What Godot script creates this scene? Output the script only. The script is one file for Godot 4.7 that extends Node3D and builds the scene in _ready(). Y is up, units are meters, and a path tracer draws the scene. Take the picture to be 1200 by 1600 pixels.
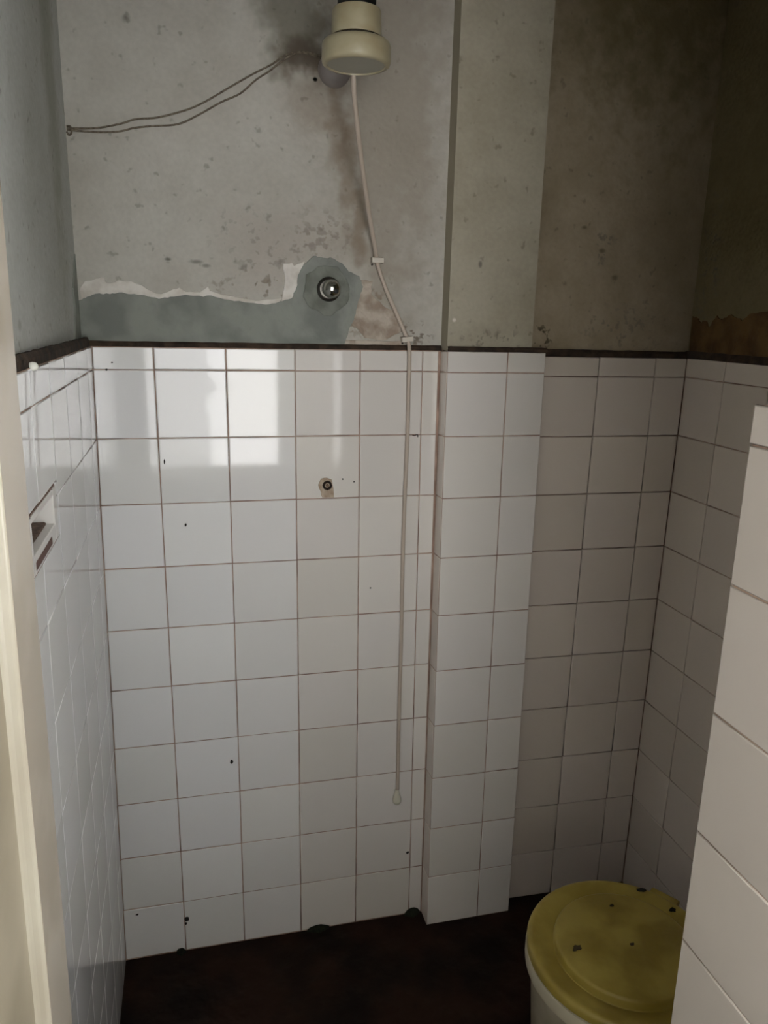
extends Node3D
# A run-down shower room seen through its doorway. Floor at y = 0, back wall near z = 0, left wall at x = 0, the doorway at z = 1.08 .. 1.28, a corridor with a window behind the camera.

const ROWS := [1.5, 1.3526, 1.2047, 1.0566, 0.9074, 0.7585, 0.6066, 0.4536, 0.3014, 0.1514, 0.002]   # the joints under each row of tiles
const TOP := 1.5475
const CEIL := 2.62
var rng := RandomNumberGenerator.new()
var tile_mats: Array = []
var grout: StandardMaterial3D
var names := {}


# ---------------------------------------------------------------- helpers
class Shape:
	var st := SurfaceTool.new()
	func _init():
		st.begin(Mesh.PRIMITIVE_TRIANGLES)
	func vert(p: Vector3, n: Vector3, uv: Vector2):
		st.set_normal(n); st.set_uv(uv); st.add_vertex(p)
	# corners counter-clockwise as seen from the front
	func tri(a: Vector3, b: Vector3, c: Vector3, na: Vector3, nb: Vector3, nc: Vector3, ua := Vector2.ZERO, ub := Vector2.ZERO, uc := Vector2.ZERO):
		vert(a, na, ua); vert(c, nc, uc); vert(b, nb, ub)
	func flat(a: Vector3, b: Vector3, c: Vector3):
		var n := (b - a).cross(c - a).normalized()
		tri(a, b, c, n, n, n)
	func quad(a: Vector3, b: Vector3, c: Vector3, d: Vector3):
		flat(a, b, c); flat(a, c, d)
	func box(lo: Vector3, hi: Vector3):
		hexa([Vector3(lo.x, lo.y, hi.z), Vector3(hi.x, lo.y, hi.z), Vector3(hi.x, hi.y, hi.z), Vector3(lo.x, hi.y, hi.z),
			Vector3(lo.x, lo.y, lo.z), Vector3(hi.x, lo.y, lo.z), Vector3(hi.x, hi.y, lo.z), Vector3(lo.x, hi.y, lo.z)])
	# front face 0-3 counter-clockwise, then the four behind them
	func hexa(p: Array):
		quad(p[0], p[1], p[2], p[3]); quad(p[5], p[4], p[7], p[6])
		quad(p[1], p[5], p[6], p[2]); quad(p[4], p[0], p[3], p[7])
		quad(p[3], p[2], p[6], p[7]); quad(p[4], p[5], p[1], p[0])
	# a box with chamfered vertical and horizontal edges
	func soft_box(lo: Vector3, hi: Vector3, b: float):
		var c := (lo + hi) / 2; var h := (hi - lo) / 2
		for ax in 3:
			for s in [-1.0, 1.0]:
				var n := Vector3.ZERO; n[ax] = s
				var u := Vector3.ZERO; u[(ax + 1) % 3] = s
				var v := Vector3.ZERO; v[(ax + 2) % 3] = 1.0
				var hu: float = h[(ax + 1) % 3]; var hv: float = h[(ax + 2) % 3]; var hn: float = h[ax]
				var q := []
				for k in [[-1, -1], [1, -1], [1, 1], [-1, 1]]:
					q.append(c + n * hn + u * (hu - b) * k[0] + v * (hv - b) * k[1])
				tri(q[0], q[1], q[2], n, n, n); tri(q[0], q[2], q[3], n, n, n)
		for ax in 3:
			var bx := (ax + 1) % 3; var cx := (ax + 2) % 3
			for s in [-1.0, 1.0]:
				for t in [-1.0, 1.0]:
					var nb := Vector3.ZERO; nb[bx] = s
					var nc := Vector3.ZERO; nc[cx] = t
					var al := Vector3.ZERO; al[ax] = 1.0
					var pb: Vector3 = c + nb * h[bx] + nc * (h[cx] - b)
					var pc: Vector3 = c + nb * (h[bx] - b) + nc * h[cx]
					var e: Vector3 = al * (h[ax] - b)
					var a1 := pb - e; var a2 := pb + e; var a3 := pc + e; var a4 := pc - e
					if (a2 - a1).cross(a3 - a1).dot(nb + nc) < 0:
						tri(a1, a4, a3, nb, nc, nc); tri(a1, a3, a2, nb, nc, nb)
					else:
						tri(a1, a2, a3, nb, nb, nc); tri(a1, a3, a4, nb, nc, nc)
	# profile of (radius, height) from bottom outside to top; turned about axis at base
	func lathe(prof: Array, base: Vector3, axis := Vector3.UP, segs := 40):
		var ax := axis.normalized()
		var u := ax.cross(Vector3.RIGHT if absf(ax.x) < 0.9 else Vector3.UP).normalized()
		var w := ax.cross(u)
		var nn := []
		for i in prof.size() - 1:
			var d: Vector2 = prof[i + 1] - prof[i]
			nn.append(Vector2(d.y, -d.x).normalized())
		for i in prof.size() - 1:
			var n0: Vector2 = nn[i]; var n1: Vector2 = nn[i]
			if i > 0 and nn[i].dot(nn[i - 1]) > 0.7: n0 = (nn[i] + nn[i - 1]).normalized()
			if i < nn.size() - 1 and nn[i].dot(nn[i + 1]) > 0.7: n1 = (nn[i] + nn[i + 1]).normalized()
			for k in segs:
				var d0: Vector3 = u * cos(TAU * k / segs) - w * sin(TAU * k / segs)
				var d1: Vector3 = u * cos(TAU * (k + 1) / segs) - w * sin(TAU * (k + 1) / segs)
				var a: Vector3 = base + d0 * prof[i].x + ax * prof[i].y
				var b: Vector3 = base + d1 * prof[i].x + ax * prof[i].y
				var c: Vector3 = base + d1 * prof[i + 1].x + ax * prof[i + 1].y
				var d: Vector3 = base + d0 * prof[i + 1].x + ax * prof[i + 1].y
				var a_n := d0 * n0.x + ax * n0.y; var b_n := d1 * n0.x + ax * n0.y
				var c_n := d1 * n1.x + ax * n1.y; var d_n := d0 * n1.x + ax * n1.y
				if (b - a).cross(c - a).dot(a_n + c_n) >= 0 and (c - a).cross(d - a).dot(a_n + c_n) >= 0:
					if prof[i].x > 1e-6: tri(a, b, c, a_n, b_n, c_n)
					if prof[i + 1].x > 1e-6: tri(a, c, d, a_n, c_n, d_n)
				else:
					if prof[i].x > 1e-6: tri(a, c, b, a_n, c_n, b_n)
					if prof[i + 1].x > 1e-6: tri(a, d, c, a_n, d_n, c_n)
	func tube(pts: Array, r: float, segs := 10):
		var rings := []
		var side := Vector3.ZERO
		for i in pts.size():
			var t: Vector3 = (pts[mini(i + 1, pts.size() - 1)] - pts[maxi(i - 1, 0)]).normalized()
			if i == 0: side = t.cross(Vector3(0.31, 0.2, 0.93)).normalized()
			side = (side - t * side.dot(t)).normalized()
			var other := t.cross(side)
			var ring := []
			for k in segs:
				ring.append(side * cos(TAU * k / segs) + other * sin(TAU * k / segs))
			rings.append(ring)
		for i in pts.size() - 1:
			for k in segs:
				var k2 := (k + 1) % segs
				var a: Vector3 = rings[i][k]; var b: Vector3 = rings[i][k2]
				var c: Vector3 = rings[i + 1][k2]; var d: Vector3 = rings[i + 1][k]
				tri(pts[i] + a * r, pts[i] + b * r, pts[i + 1] + c * r, a, b, c)
				tri(pts[i] + a * r, pts[i + 1] + c * r, pts[i + 1] + d * r, a, c, d)
		for e in [0, pts.size() - 1]:
			var t2: Vector3 = (pts[0] - pts[1]).normalized() if e == 0 else (pts[e] - pts[e - 1]).normalized()
			for k in segs:
				var a2: Vector3 = pts[e] + rings[e][k] * r; var b2: Vector3 = pts[e] + rings[e][(k + 1) % segs] * r
				if e == 0: tri(pts[e], b2, a2, t2, t2, t2)
				else: tri(pts[e], a2, b2, t2, t2, t2)
	# outline in a plane (origin, u, v), pushed out along u x v by thick
	func slab(poly: PackedVector2Array, o: Vector3, u: Vector3, v: Vector3, thick: float, lip := 0.0, uvs := Vector2.ONE):
		var n := u.cross(v).normalized()
		if Geometry2D.is_polygon_clockwise(poly): poly.reverse()
		var top := poly
		var idx := Geometry2D.triangulate_polygon(top)
		for i in range(0, idx.size(), 3):
			var a := top[idx[i]]; var b := top[idx[i + 1]]; var c := top[idx[i + 2]]
			if (b - a).cross(c - a) < 0:
				var s := b; b = c; c = s
			tri(o + u * a.x + v * a.y + n * thick, o + u * b.x + v * b.y + n * thick, o + u * c.x + v * c.y + n * thick, n, n, n, a * uvs, b * uvs, c * uvs)
		for i in poly.size():
			var a3 := poly[i]; var b3 := poly[(i + 1) % poly.size()]
			var d := (b3 - a3).normalized()
			var out := (u * d.y - v * d.x) * lip
			quad(o + u * a3.x + v * a3.y + out, o + u * b3.x + v * b3.y + out, o + u * b3.x + v * b3.y + n * thick, o + u * a3.x + v * a3.y + n * thick)
	func mesh(m: Material) -> ArrayMesh:
		var r := st.commit()
		if r.get_surface_count(): r.surface_set_material(0, m)
		return r


func numbered(called: String, parent: Node) -> String:
	var key := str(parent.get_instance_id()) + called
	names[key] = names.get(key, -1) + 1
	return called if names[key] == 0 else "%s_%03d" % [called, names[key]]

func put(called: String, s: Shape, m: Material, parent: Node = self) -> MeshInstance3D:
	var o := MeshInstance3D.new()
	o.name = numbered(called, parent)
	o.mesh = s.mesh(m)
	parent.add_child(o, true)
	return o

func thing(called: String, label: String, category: String, at := Vector3.ZERO, group := "") -> Node3D:
	var o := Node3D.new()
	o.name = numbered(called, self)
	o.position = at
	o.set_meta("label", label); o.set_meta("category", category)
	if group: o.set_meta("group", group)
	add_child(o, true)
	return o

func structure(called: String, label: String, category: String) -> Node3D:
	var o := thing(called, label, category)
	o.set_meta("kind", "structure")
	return o

func tag(o: Node, label: String, category: String):
	o.set_meta("label", label); o.set_meta("category", category); o.set_meta("kind", "structure")

func noise(freq: float, s: int, octaves := 4) -> FastNoiseLite:
	var n := FastNoiseLite.new()
	n.noise_type = FastNoiseLite.TYPE_SIMPLEX_SMOOTH
	n.frequency = freq; n.seed = s; n.fractal_octaves = octaves
	return n

func mat(c: Color, rough := 0.6, spec := 0.5) -> StandardMaterial3D:
	var m := StandardMaterial3D.new()
	m.albedo_color = c; m.roughness = rough; m.metallic_specular = spec
	return m

func mottled(c: Color, c2: Color, freq: float, s: int, scale: float, rough := 0.7, bump := 0.0) -> StandardMaterial3D:
	var m := mat(Color.WHITE, rough)
	var t := NoiseTexture2D.new()
	t.width = 256; t.height = 256; t.seamless = true; t.noise = noise(freq, s, 5)
	var g := Gradient.new()
	g.set_color(0, c2); g.set_color(1, c); g.set_offset(0, 0.25); g.set_offset(1, 0.7)
	t.color_ramp = g
	m.albedo_texture = t
	m.uv1_triplanar = true; m.uv1_world_triplanar = true; m.uv1_scale = Vector3.ONE * scale
	if bump > 0.0:
		var b := NoiseTexture2D.new()
		b.width = 256; b.height = 256; b.seamless = true; b.noise = noise(freq * 2.0, s + 7, 5); b.as_normal_map = true; b.bump_strength = bump
		m.normal_enabled = true; m.normal_texture = b
	return m

func V(x: float, y: float, z: float) -> Vector3:
	return Vector3(x, y, z)

func poly(a: Array, jitter := 0.0, cuts := 3, keep_below := -1.0) -> PackedVector2Array:
	var src := PackedVector2Array()
	for i in range(0, a.size(), 2): src.append(Vector2(a[i], a[i + 1]))
	var out := PackedVector2Array()
	for i in src.size():
		var p := src[i]; var q := src[(i + 1) % src.size()]
		for k in cuts:
			var r := p.lerp(q, float(k) / cuts)
			if k > 0 and r.y > keep_below:
				var nrm := (q - p).normalized().orthogonal()
				r += nrm * rng.randf_range(-jitter, jitter)
			out.append(r)
	return out

func curve(pts: Array, steps := 8) -> Array:
	var out := []
	for i in pts.size() - 1:
		var p0: Vector3 = pts[maxi(i - 1, 0)]; var p1: Vector3 = pts[i]; var p2: Vector3 = pts[i + 1]; var p3: Vector3 = pts[mini(i + 2, pts.size() - 1)]
		for k in steps:
			out.append(p1.cubic_interpolate(p2, p0, p3, float(k) / steps))
	out.append(pts[-1])
	return out


# one glazed tile on four corners (counter-clockwise from the lower left, seen from the front): rounded edge, slightly cushioned and never quite flush
func tile(parent: Node, a: Vector3, b: Vector3, c: Vector3, d: Vector3, toned := 0, gap := 0.0009):  # picks a tile tone; the tones carry painted light and shade
	var n := (b - a).cross(d - a).normalized()
	var u := (b - a).normalized(); var v := (d - a).normalized()
	var q := [a + (u + v) * gap, b + (v - u) * gap, c - (u + v) * gap, d + (u - v) * gap]
	var tilt := rng.randf_range(-0.0003, 0.0003); var tilt2 := rng.randf_range(-0.0003, 0.0003)
	var lift := rng.randf_range(-0.0002, 0.0002)
	var dz := [lift - tilt - tilt2, lift + tilt - tilt2, lift + tilt + tilt2, lift - tilt + tilt2]
	var rings := []
	var norms := []
	var corner := [-u - v, u - v, u + v, v - u]
	var steps := [[0.0, -0.0042, 1.0], [0.0, -0.0016, 0.9], [0.0007, -0.0005, 0.55], [0.0022, 0.0, 0.012]]
	for s in steps:
		var ring := []; var nr := []
		for k in 4:
			ring.append(q[k] - corner[k] * s[0] + n * (s[1] + dz[k]))
			nr.append((n * (1.0 - s[2]) + corner[k].normalized() * s[2]).normalized())
		rings.append(ring); norms.append(nr)
	var sh := Shape.new()
	for i in steps.size() - 1:
		for k in 4:
			var k2 := (k + 1) % 4
			sh.tri(rings[i][k], rings[i][k2], rings[i + 1][k2], norms[i][k], norms[i][k2], norms[i + 1][k2])
			sh.tri(rings[i][k], rings[i + 1][k2], rings[i + 1][k], norms[i][k], norms[i + 1][k2], norms[i + 1][k])
	var f: Array = rings[-1]; var g: Array = norms[-1]
	sh.tri(f[0], f[1], f[2], g[0], g[1], g[2]); sh.tri(f[0], f[2], f[3], g[0], g[2], g[3])
	put("tile", sh, tile_mats[toned * 4 + rng.randi() % 4], parent)


# a plastered face: a grid that is slightly uneven, with its own painted texture, and a body behind it
func plaster(parent: Node, o: Vector3, u: Vector3, v: Vector3, w: float, h: float, depth: float, m: Material, s: int, bulge := 0.0012):
	var n := u.cross(v).normalized()
	var nx := maxi(2, int(w / 0.03)); var ny := maxi(2, int(h / 0.03))
	var nz := noise(3.5, s, 4)
	var sh := Shape.new()
	var P := func(i: int, j: int) -> Vector3:
		var x := w * i / nx; var y := h * j / ny
		var edge := 0.0 if i == 0 or j == 0 or i == nx or j == ny else 1.0
		return o + u * x + v * y + n * nz.get_noise_2d(x, y) * bulge * edge
	var N := func(i: int, j: int) -> Vector3:
		var a: Vector3 = P.call(mini(i + 1, nx), j) - P.call(maxi(i - 1, 0), j)
		var b: Vector3 = P.call(i, mini(j + 1, ny)) - P.call(i, maxi(j - 1, 0))
		return a.cross(b).normalized()
	for i in nx:
		for j in ny:
			var uv := func(x: int, y: int) -> Vector2: return Vector2(float(x) / nx, 1.0 - float(y) / ny)
			var a: Vector3 = P.call(i, j); var b: Vector3 = P.call(i + 1, j); var c: Vector3 = P.call(i + 1, j + 1); var d: Vector3 = P.call(i, j + 1)
			sh.tri(a, b, c, N.call(i, j), N.call(i + 1, j), N.call(i + 1, j + 1), uv.call(i, j), uv.call(i + 1, j), uv.call(i + 1, j + 1))
			sh.tri(a, c, d, N.call(i, j), N.call(i + 1, j + 1), N.call(i, j + 1), uv.call(i, j), uv.call(i + 1, j + 1), uv.call(i, j + 1))
	var A := o; var B := o + u * w; var C := B + v * h; var D := o + v * h
	var k := -n * depth
	sh.quad(B + k, A + k, D + k, C + k); sh.quad(B, B + k, C + k, C); sh.quad(A + k, A, D, D + k); sh.quad(D, C, C + k, D + k); sh.quad(A + k, B + k, B, A)
	put("plaster", sh, m, parent)


# colour and relief of an old limewashed wall, w x h metres; marks are [x, y, rx, ry, strength, colour, speckle]
func plaster_mat(w: float, h: float, px: int, base: Color, old: Color, marks: Array, s: int) -> StandardMaterial3D:
	var W := px; var H := int(px * h / w)
	var im := Image.create(W, H, false, Image.FORMAT_RGB8)
	var hi := Image.create(W, H, false, Image.FORMAT_RGB8)
	var n1 := noise(2.2, s, 5); var n2 := noise(11.0, s + 1, 4); var n3 := noise(70.0, s + 2, 3); var n4 := noise(26.0, s + 3, 3)
	for j in H:
		for i in W:
			var x := w * (i + 0.5) / W; var y := h * (1.0 - (j + 0.5) / H)
			var a := n1.get_noise_2d(x, y); var b := n2.get_noise_2d(x, y); var f := n3.get_noise_2d(x, y); var g := n4.get_noise_2d(x, y)
			var c := base.lerp(old, clampf(0.35 + a * 0.8 + b * 0.35, 0.0, 1.0))
			c = c.lerp(Color(0.30, 0.29, 0.24), clampf((g - 0.50) * 1.4, 0.0, 0.25))
			c = c * (1.0 + 0.03 * f)
			var depth := 0.5 + 0.16 * f + 0.22 * b
			for mk in marks:
				var dx: float = (x - mk[0]) / mk[2]; var dy: float = (y - mk[1]) / mk[3]
				if absf(dx) > 1.5 or absf(dy) > 1.5: continue
				var d := sqrt(dx * dx + dy * dy) + b * 0.35 + g * 0.15
				if d > 1.0: continue
				var t := smoothstep(0.0, 0.75, 1.0 - d)
				if mk[6] > 0.0: t *= smoothstep(-0.05, 0.28, g + 0.6 * f - 0.25 + 0.3 * (1.0 - mk[6]))
				c = c.lerp(mk[5], t * mk[4])
				if mk[6] > 0.0: depth -= 0.3 * t
			im.set_pixel(i, j, c)
			hi.set_pixel(i, j, Color(depth, depth, depth))
	hi.bump_map_to_normal_map(2.2)
	var m := mat(Color.WHITE, 0.85, 0.3)
	m.albedo_texture = ImageTexture.create_from_image(im)
	m.normal_enabled = true; m.normal_texture = ImageTexture.create_from_image(hi); m.normal_scale = 0.5
	return m


func bx(parent: Node, called: String, lo: Vector3, hi: Vector3, m: Material) -> MeshInstance3D:
	var s := Shape.new(); s.box(lo, hi)
	return put(called, s, m, parent)


# a ragged strip of old mortar along the top of the tiles, from a to b, standing out along n
func mortar(parent: Node, a: Vector3, b: Vector3, n: Vector3, h: float, m: Material):
	var s := Shape.new()
	var k := maxi(2, int((b - a).length() / 0.02))
	var prev := []
	for i in k + 1:
		var p := a.lerp(b, float(i) / k)
		var hh := h * rng.randf_range(0.97, 1.04); var d := rng.randf_range(-0.0003, 0.0003)
		var ring := [p - n * 0.012, p + n * (0.0 + d), p + n * (-0.001 + d) + V(0, hh * 0.65, 0), p - n * 0.004 + V(0, hh, 0), p - n * 0.012 + V(0, hh, 0)]
		if i:
			for q in 4:
				s.quad(prev[q], ring[q], ring[q + 1], prev[q + 1]) if (b - a).cross(V(0, 1, 0)).dot(n) > 0 else s.quad(ring[q], prev[q], prev[q + 1], ring[q + 1])
		prev = ring
	put("mortar_strip", s, m, parent)


func _ready():
	rng.seed = 4711
	# ------------------------------------------------ camera, sky, exposure
	var cam := Camera3D.new()
	cam.name = "camera"
	cam.fov = 67.0315
	cam.near = 0.02
	var right := Vector3(0.97063888, 0.02293923, 0.23944508); var up := Vector3(0.03716166, 0.96919064, -0.24349234)
	cam.transform = Transform3D(Basis(right, up, right.cross(up)).orthonormalized(), Vector3(0.20487, 1.62241, 1.74743))
	add_child(cam)
	cam.current = true
	var we := WorldEnvironment.new()
	we.name = "surroundings"
	var env := Environment.new()
	var sky := Sky.new()
	var sm := ProceduralSkyMaterial.new()
	sm.sky_top_color = Color(0.74, 0.76, 0.78); sm.sky_horizon_color = Color(0.84, 0.85, 0.85)
	sm.ground_horizon_color = Color(0.955, 0.95, 0.945); sm.ground_bottom_color = Color(0.955, 0.95, 0.945)
	sm.sky_energy_multiplier = 1.0
	sky.sky_material = sm
	env.background_mode = Environment.BG_SKY
	env.sky = sky
	env.background_energy_multiplier = 1.0
	env.ambient_light_source = Environment.AMBIENT_SOURCE_DISABLED
	env.tonemap_mode = Environment.TONE_MAPPER_LINEAR
	env.tonemap_exposure = 11.3
	env.sdfgi_enabled = true; env.ssao_enabled = true; env.ssil_enabled = true
	we.environment = env
	add_child(we)

	# ------------------------------------------------ materials
	# tones with light and shade painted in: left bays, middle bay, right bays, recess (also dirtier), left wall, doorway edge - four firings of each
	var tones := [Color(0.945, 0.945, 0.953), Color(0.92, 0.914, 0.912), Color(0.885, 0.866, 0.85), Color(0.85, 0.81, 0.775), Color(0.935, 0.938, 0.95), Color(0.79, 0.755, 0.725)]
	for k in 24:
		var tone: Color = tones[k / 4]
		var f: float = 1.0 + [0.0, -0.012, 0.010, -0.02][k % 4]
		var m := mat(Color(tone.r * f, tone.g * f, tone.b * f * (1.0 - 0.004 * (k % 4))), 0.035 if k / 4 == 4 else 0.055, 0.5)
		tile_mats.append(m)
	grout = mottled(Color(0.72, 0.62, 0.56), Color(0.54, 0.44, 0.39), 0.02, 5, 2.0, 0.9)
	var dark_mortar := mottled(Color(0.27, 0.21, 0.16), Color(0.13, 0.10, 0.08), 0.03, 15, 3.0, 0.95, 1.5)
	var cement := mottled(Color(0.57, 0.585, 0.56), Color(0.49, 0.505, 0.485), 0.012, 25, 2.2, 0.9, 3.0)
	var flake := mottled(Color(0.90, 0.885, 0.86), Color(0.80, 0.775, 0.74), 0.02, 35, 3.0, 0.8, 2.0)
	var raw := mottled(Color(0.75, 0.71, 0.66), Color(0.62, 0.56, 0.50), 0.02, 45, 3.0, 0.9, 3.0)
	var bare := mottled(Color(0.44, 0.34, 0.20), Color(0.31, 0.22, 0.12), 0.012, 55, 3.0, 0.95, 5.0)
	var floor_m := mottled(Color(0.165, 0.108, 0.080), Color(0.09, 0.062, 0.048), 0.012, 65, 1.3, 0.65, 2.0)
	floor_m.metallic_specular = 0.25
	var paint := mottled(Color(0.79, 0.75, 0.67), Color(0.73, 0.67, 0.58), 0.01, 75, 1.5, 0.28)
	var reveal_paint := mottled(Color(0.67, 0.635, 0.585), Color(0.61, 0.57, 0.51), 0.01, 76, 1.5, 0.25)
	var white_paint := mat(Color(0.92, 0.92, 0.90), 0.8)
	var plastic := mottled(Color(0.70, 0.67, 0.56), Color(0.63, 0.58, 0.46), 0.01, 85, 4.0, 0.35)
	var hose_m := mat(Color(0.74, 0.685, 0.63), 0.4)
	var clip_m := mat(Color(0.80, 0.77, 0.72), 0.4)
	var black := mat(Color(0.03, 0.03, 0.03), 0.6)

	# ------------------------------------------------ floor and ceiling
	var fl := Shape.new(); fl.box(V(-1.1, -0.2, -0.2), V(2.1, 0.0, 3.05))
	tag(put("floor", fl, floor_m), "dark reddish brown cement floor, damp and stained", "floor")
	var ce := Shape.new(); ce.box(V(-1.1, CEIL, -0.2), V(2.1, CEIL + 0.2, 3.05))
	tag(put("ceiling", ce, white_paint), "plain whitewashed ceiling above the shower room", "ceiling")

	# ------------------------------------------------ back wall
	var wb := structure("wall_back", "back wall with white square tiles below and stained grey plaster above", "wall")
	bx(wb, "mortar_bed", V(-0.15, 0, -0.2), V(1.55, 1.548, -0.0014), grout)
	var olive := Color(0.20, 0.18, 0.12); var brown := Color(0.42, 0.34, 0.27); var gry := Color(0.42, 0.41, 0.38)
	var mb := plaster_mat(0.80, 1.07, 560, Color(0.765, 0.755, 0.725), Color(0.70, 0.685, 0.65), [
		[0.455, 0.66, 0.10, 0.15, 0.42, olive, 0.0], [0.475, 0.585, 0.06, 0.05, 0.5, Color(0.25, 0.2, 0.16), 0.0], [0.50, 0.50, 0.10, 0.10, 0.25, brown, 0.0],
		[0.66, 0.55, 0.19, 0.75, 0.45, Color(0.52, 0.47, 0.41), 0.0], [0.545, 0.46, 0.035, 0.15, 0.26, brown, 0.0], [0.57, 0.37, 0.028, 0.14, 0.3, brown, 0.0], [0.598, 0.27, 0.024, 0.14, 0.4, brown, 0.0],
		[0.40, 0.20, 0.17, 0.13, 0.34, gry, 1.0], [0.43, 0.21, 0.17, 0.12, 0.3, Color(0.62, 0.57, 0.53), 0.0], [0.52, 0.24, 0.10, 0.08, 0.45, Color(0.5, 0.46, 0.42), 0.4], [0.37, 0.12, 0.13, 0.06, 0.32, brown, 1.0], [0.62, 0.07, 0.10, 0.09, 0.45, brown, 0.8],
		[0.248, 0.175, 0.020, 0.006, 0.55, gry, 0.0], [0.268, 0.168, 0.014, 0.006, 0.5, gry, 0.0], [0.19, 0.178, 0.010, 0.005, 0.9, gry, 0.0], [0.06, 0.80, 0.022, 0.016, 0.5, gry, 0.0], [0.063, 0.70, 0.008, 0.009, 0.9, gry, 0.0], [0.06, 0.655, 0.008, 0.008, 0.9, gry, 0.0],
		[0.50, 0.545, 0.006, 0.005, 1.5, Color(0.08, 0.07, 0.05), 0.0], [0.735, 0.03, 0.05, 0.05, 0.6, Color(0.3, 0.25, 0.2), 1.0], [0.13, 0.62, 0.012, 0.012, 0.5, gry, 0.0]], 3)
	plaster(wb, V(-0.02, 1.55, -0.010), Vector3.RIGHT, Vector3.UP, 0.80, 1.07, 0.19, mb, 3)
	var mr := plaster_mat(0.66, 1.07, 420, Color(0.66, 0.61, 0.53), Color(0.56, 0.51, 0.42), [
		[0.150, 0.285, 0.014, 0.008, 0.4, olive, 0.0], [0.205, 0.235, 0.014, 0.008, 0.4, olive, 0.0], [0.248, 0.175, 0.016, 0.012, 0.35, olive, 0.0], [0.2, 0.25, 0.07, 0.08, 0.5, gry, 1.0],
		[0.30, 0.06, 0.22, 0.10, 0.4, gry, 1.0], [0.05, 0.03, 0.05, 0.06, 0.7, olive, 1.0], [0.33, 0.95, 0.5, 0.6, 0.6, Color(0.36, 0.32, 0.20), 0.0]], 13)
	plaster(wb, V(0.98, 1.55, -0.004), Vector3.RIGHT, Vector3.UP, 0.60, 1.07, 0.19, mr, 13)  # recess plaster: base and broad top mark painted darker for shade
	var X := [0.0, 0.136, 0.2873, 0.4383, 0.588, 0.7379, 0.775]
	var L := [0.0117, -0.0057, -0.0057, -0.0058, -0.007, -0.0099, -0.0077]
	var at := func(i: int, y: float) -> Vector3: return V(X[i] + L[i] * (y - 0.8), y, 0.0)
	for r in 11:
		var y1: float = TOP if r == 0 else ROWS[r - 1]; var y0: float = ROWS[r]
		for c in 6:
			var j := rng.randf_range(-0.0006, 0.0006)
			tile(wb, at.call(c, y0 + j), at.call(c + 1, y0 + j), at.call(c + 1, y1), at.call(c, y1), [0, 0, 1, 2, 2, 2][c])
	var XR := [1.0175, 1.1744, 1.325, 1.4091]; var LR := [-0.0064, 0.0041, 0.0067, 0.0082]
	var rec := func(i: int, y: float) -> Vector3:
		var x: float = XR[i] + LR[i] * (y - 0.8)
		return V(x, (y - 1.5) * 0.9972 + 1.5 - 0.0091 if y > 0.05 else y, 0.007 + 0.0273 * (x - 1.0))
	for r in 11:
		var y1: float = TOP if r == 0 else ROWS[r - 1]; var y0: float = ROWS[r]
		for c in 3:
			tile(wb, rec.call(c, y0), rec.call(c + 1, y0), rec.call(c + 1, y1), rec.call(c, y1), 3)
	bx(wb, "mortar_bed", V(1.0, 0, -0.1), V(1.44, 1.538, 0.0045), grout)
	# the shallow boxed-out pillar, tiled to the same height
	var pb := Shape.new()
	var pl := func(y: float) -> float: return 0.7783 - 0.0054 * (y - 0.8)
	var pr := func(y: float) -> float: return 1.0187 - 0.0064 * (y - 0.8)
	pb.hexa([V(pl.call(0.0), 0, 0.0496), V(pr.call(0.0), 0, 0.0496), V(pr.call(1.548), 1.548, 0.0496), V(pl.call(1.548), 1.548, 0.0496), V(pl.call(0.0), 0, -0.1), V(pr.call(0.0), 0, -0.1), V(pr.call(1.548), 1.548, -0.1), V(pl.call(1.548), 1.548, -0.1)])
	var pil := put("pillar", pb, grout, wb)
	var XC := [0.7781, 0.9254, 1.0202]; var LC := [-0.0054, -0.0061, -0.0064]
	var col := func(i: int, y: float) -> Vector3: return V(XC[i] + LC[i] * (y - 0.8), y + 0.0018 if y > 0.05 else 0.0, 0.051)
	for r in 11:
		var y1: float = TOP if r == 0 else ROWS[r - 1]; var y0: float = ROWS[r]
		for c in 2:
			tile(pil, col.call(c, y0), col.call(c + 1, y0), col.call(c + 1, y1), col.call(c, y1), 2)
		var f0: Vector3 = col.call(0, y0); var f1: Vector3 = col.call(0, y1)
		tile(pil, V(f0.x - 0.001, y0, 0.001), f0 - V(0.001, 0, 0.001), f1 - V(0.001, 0, 0.001), V(f1.x - 0.001, y1, 0.001), 3, 0.0009)
		var e0: Vector3 = col.call(2, y0); var e1: Vector3 = col.call(2, y1)
		tile(pil, e0 - V(0, 0, 0.001), V(e0.x, y0, 0.006), V(e1.x, y1, 0.006), e1 - V(0, 0, 0.001), 3, 0.0009)
	var mp := plaster_mat(0.208, 1.07, 200, Color(0.69, 0.665, 0.60), Color(0.62, 0.59, 0.52), [[0.1, 0.02, 0.12, 0.05, 0.5, gry, 1.0], [0.014, 0.068, 0.005, 0.005, 0.8, Color(0.9, 0.88, 0.85), 0.0], [0.07, 0.19, 0.006, 0.01, 0.7, gry, 0.0], [0.03, 1.0, 0.012, 0.012, 0.9, olive, 0.0]], 23)
	plaster(wb, V(0.7765, 1.55, 0.037), Vector3.RIGHT, Vector3.UP, 0.208, 1.07, 0.15, mp, 23)
	# repair with grey cement, and what is left of the paint round it
	var cs := Shape.new()
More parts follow.
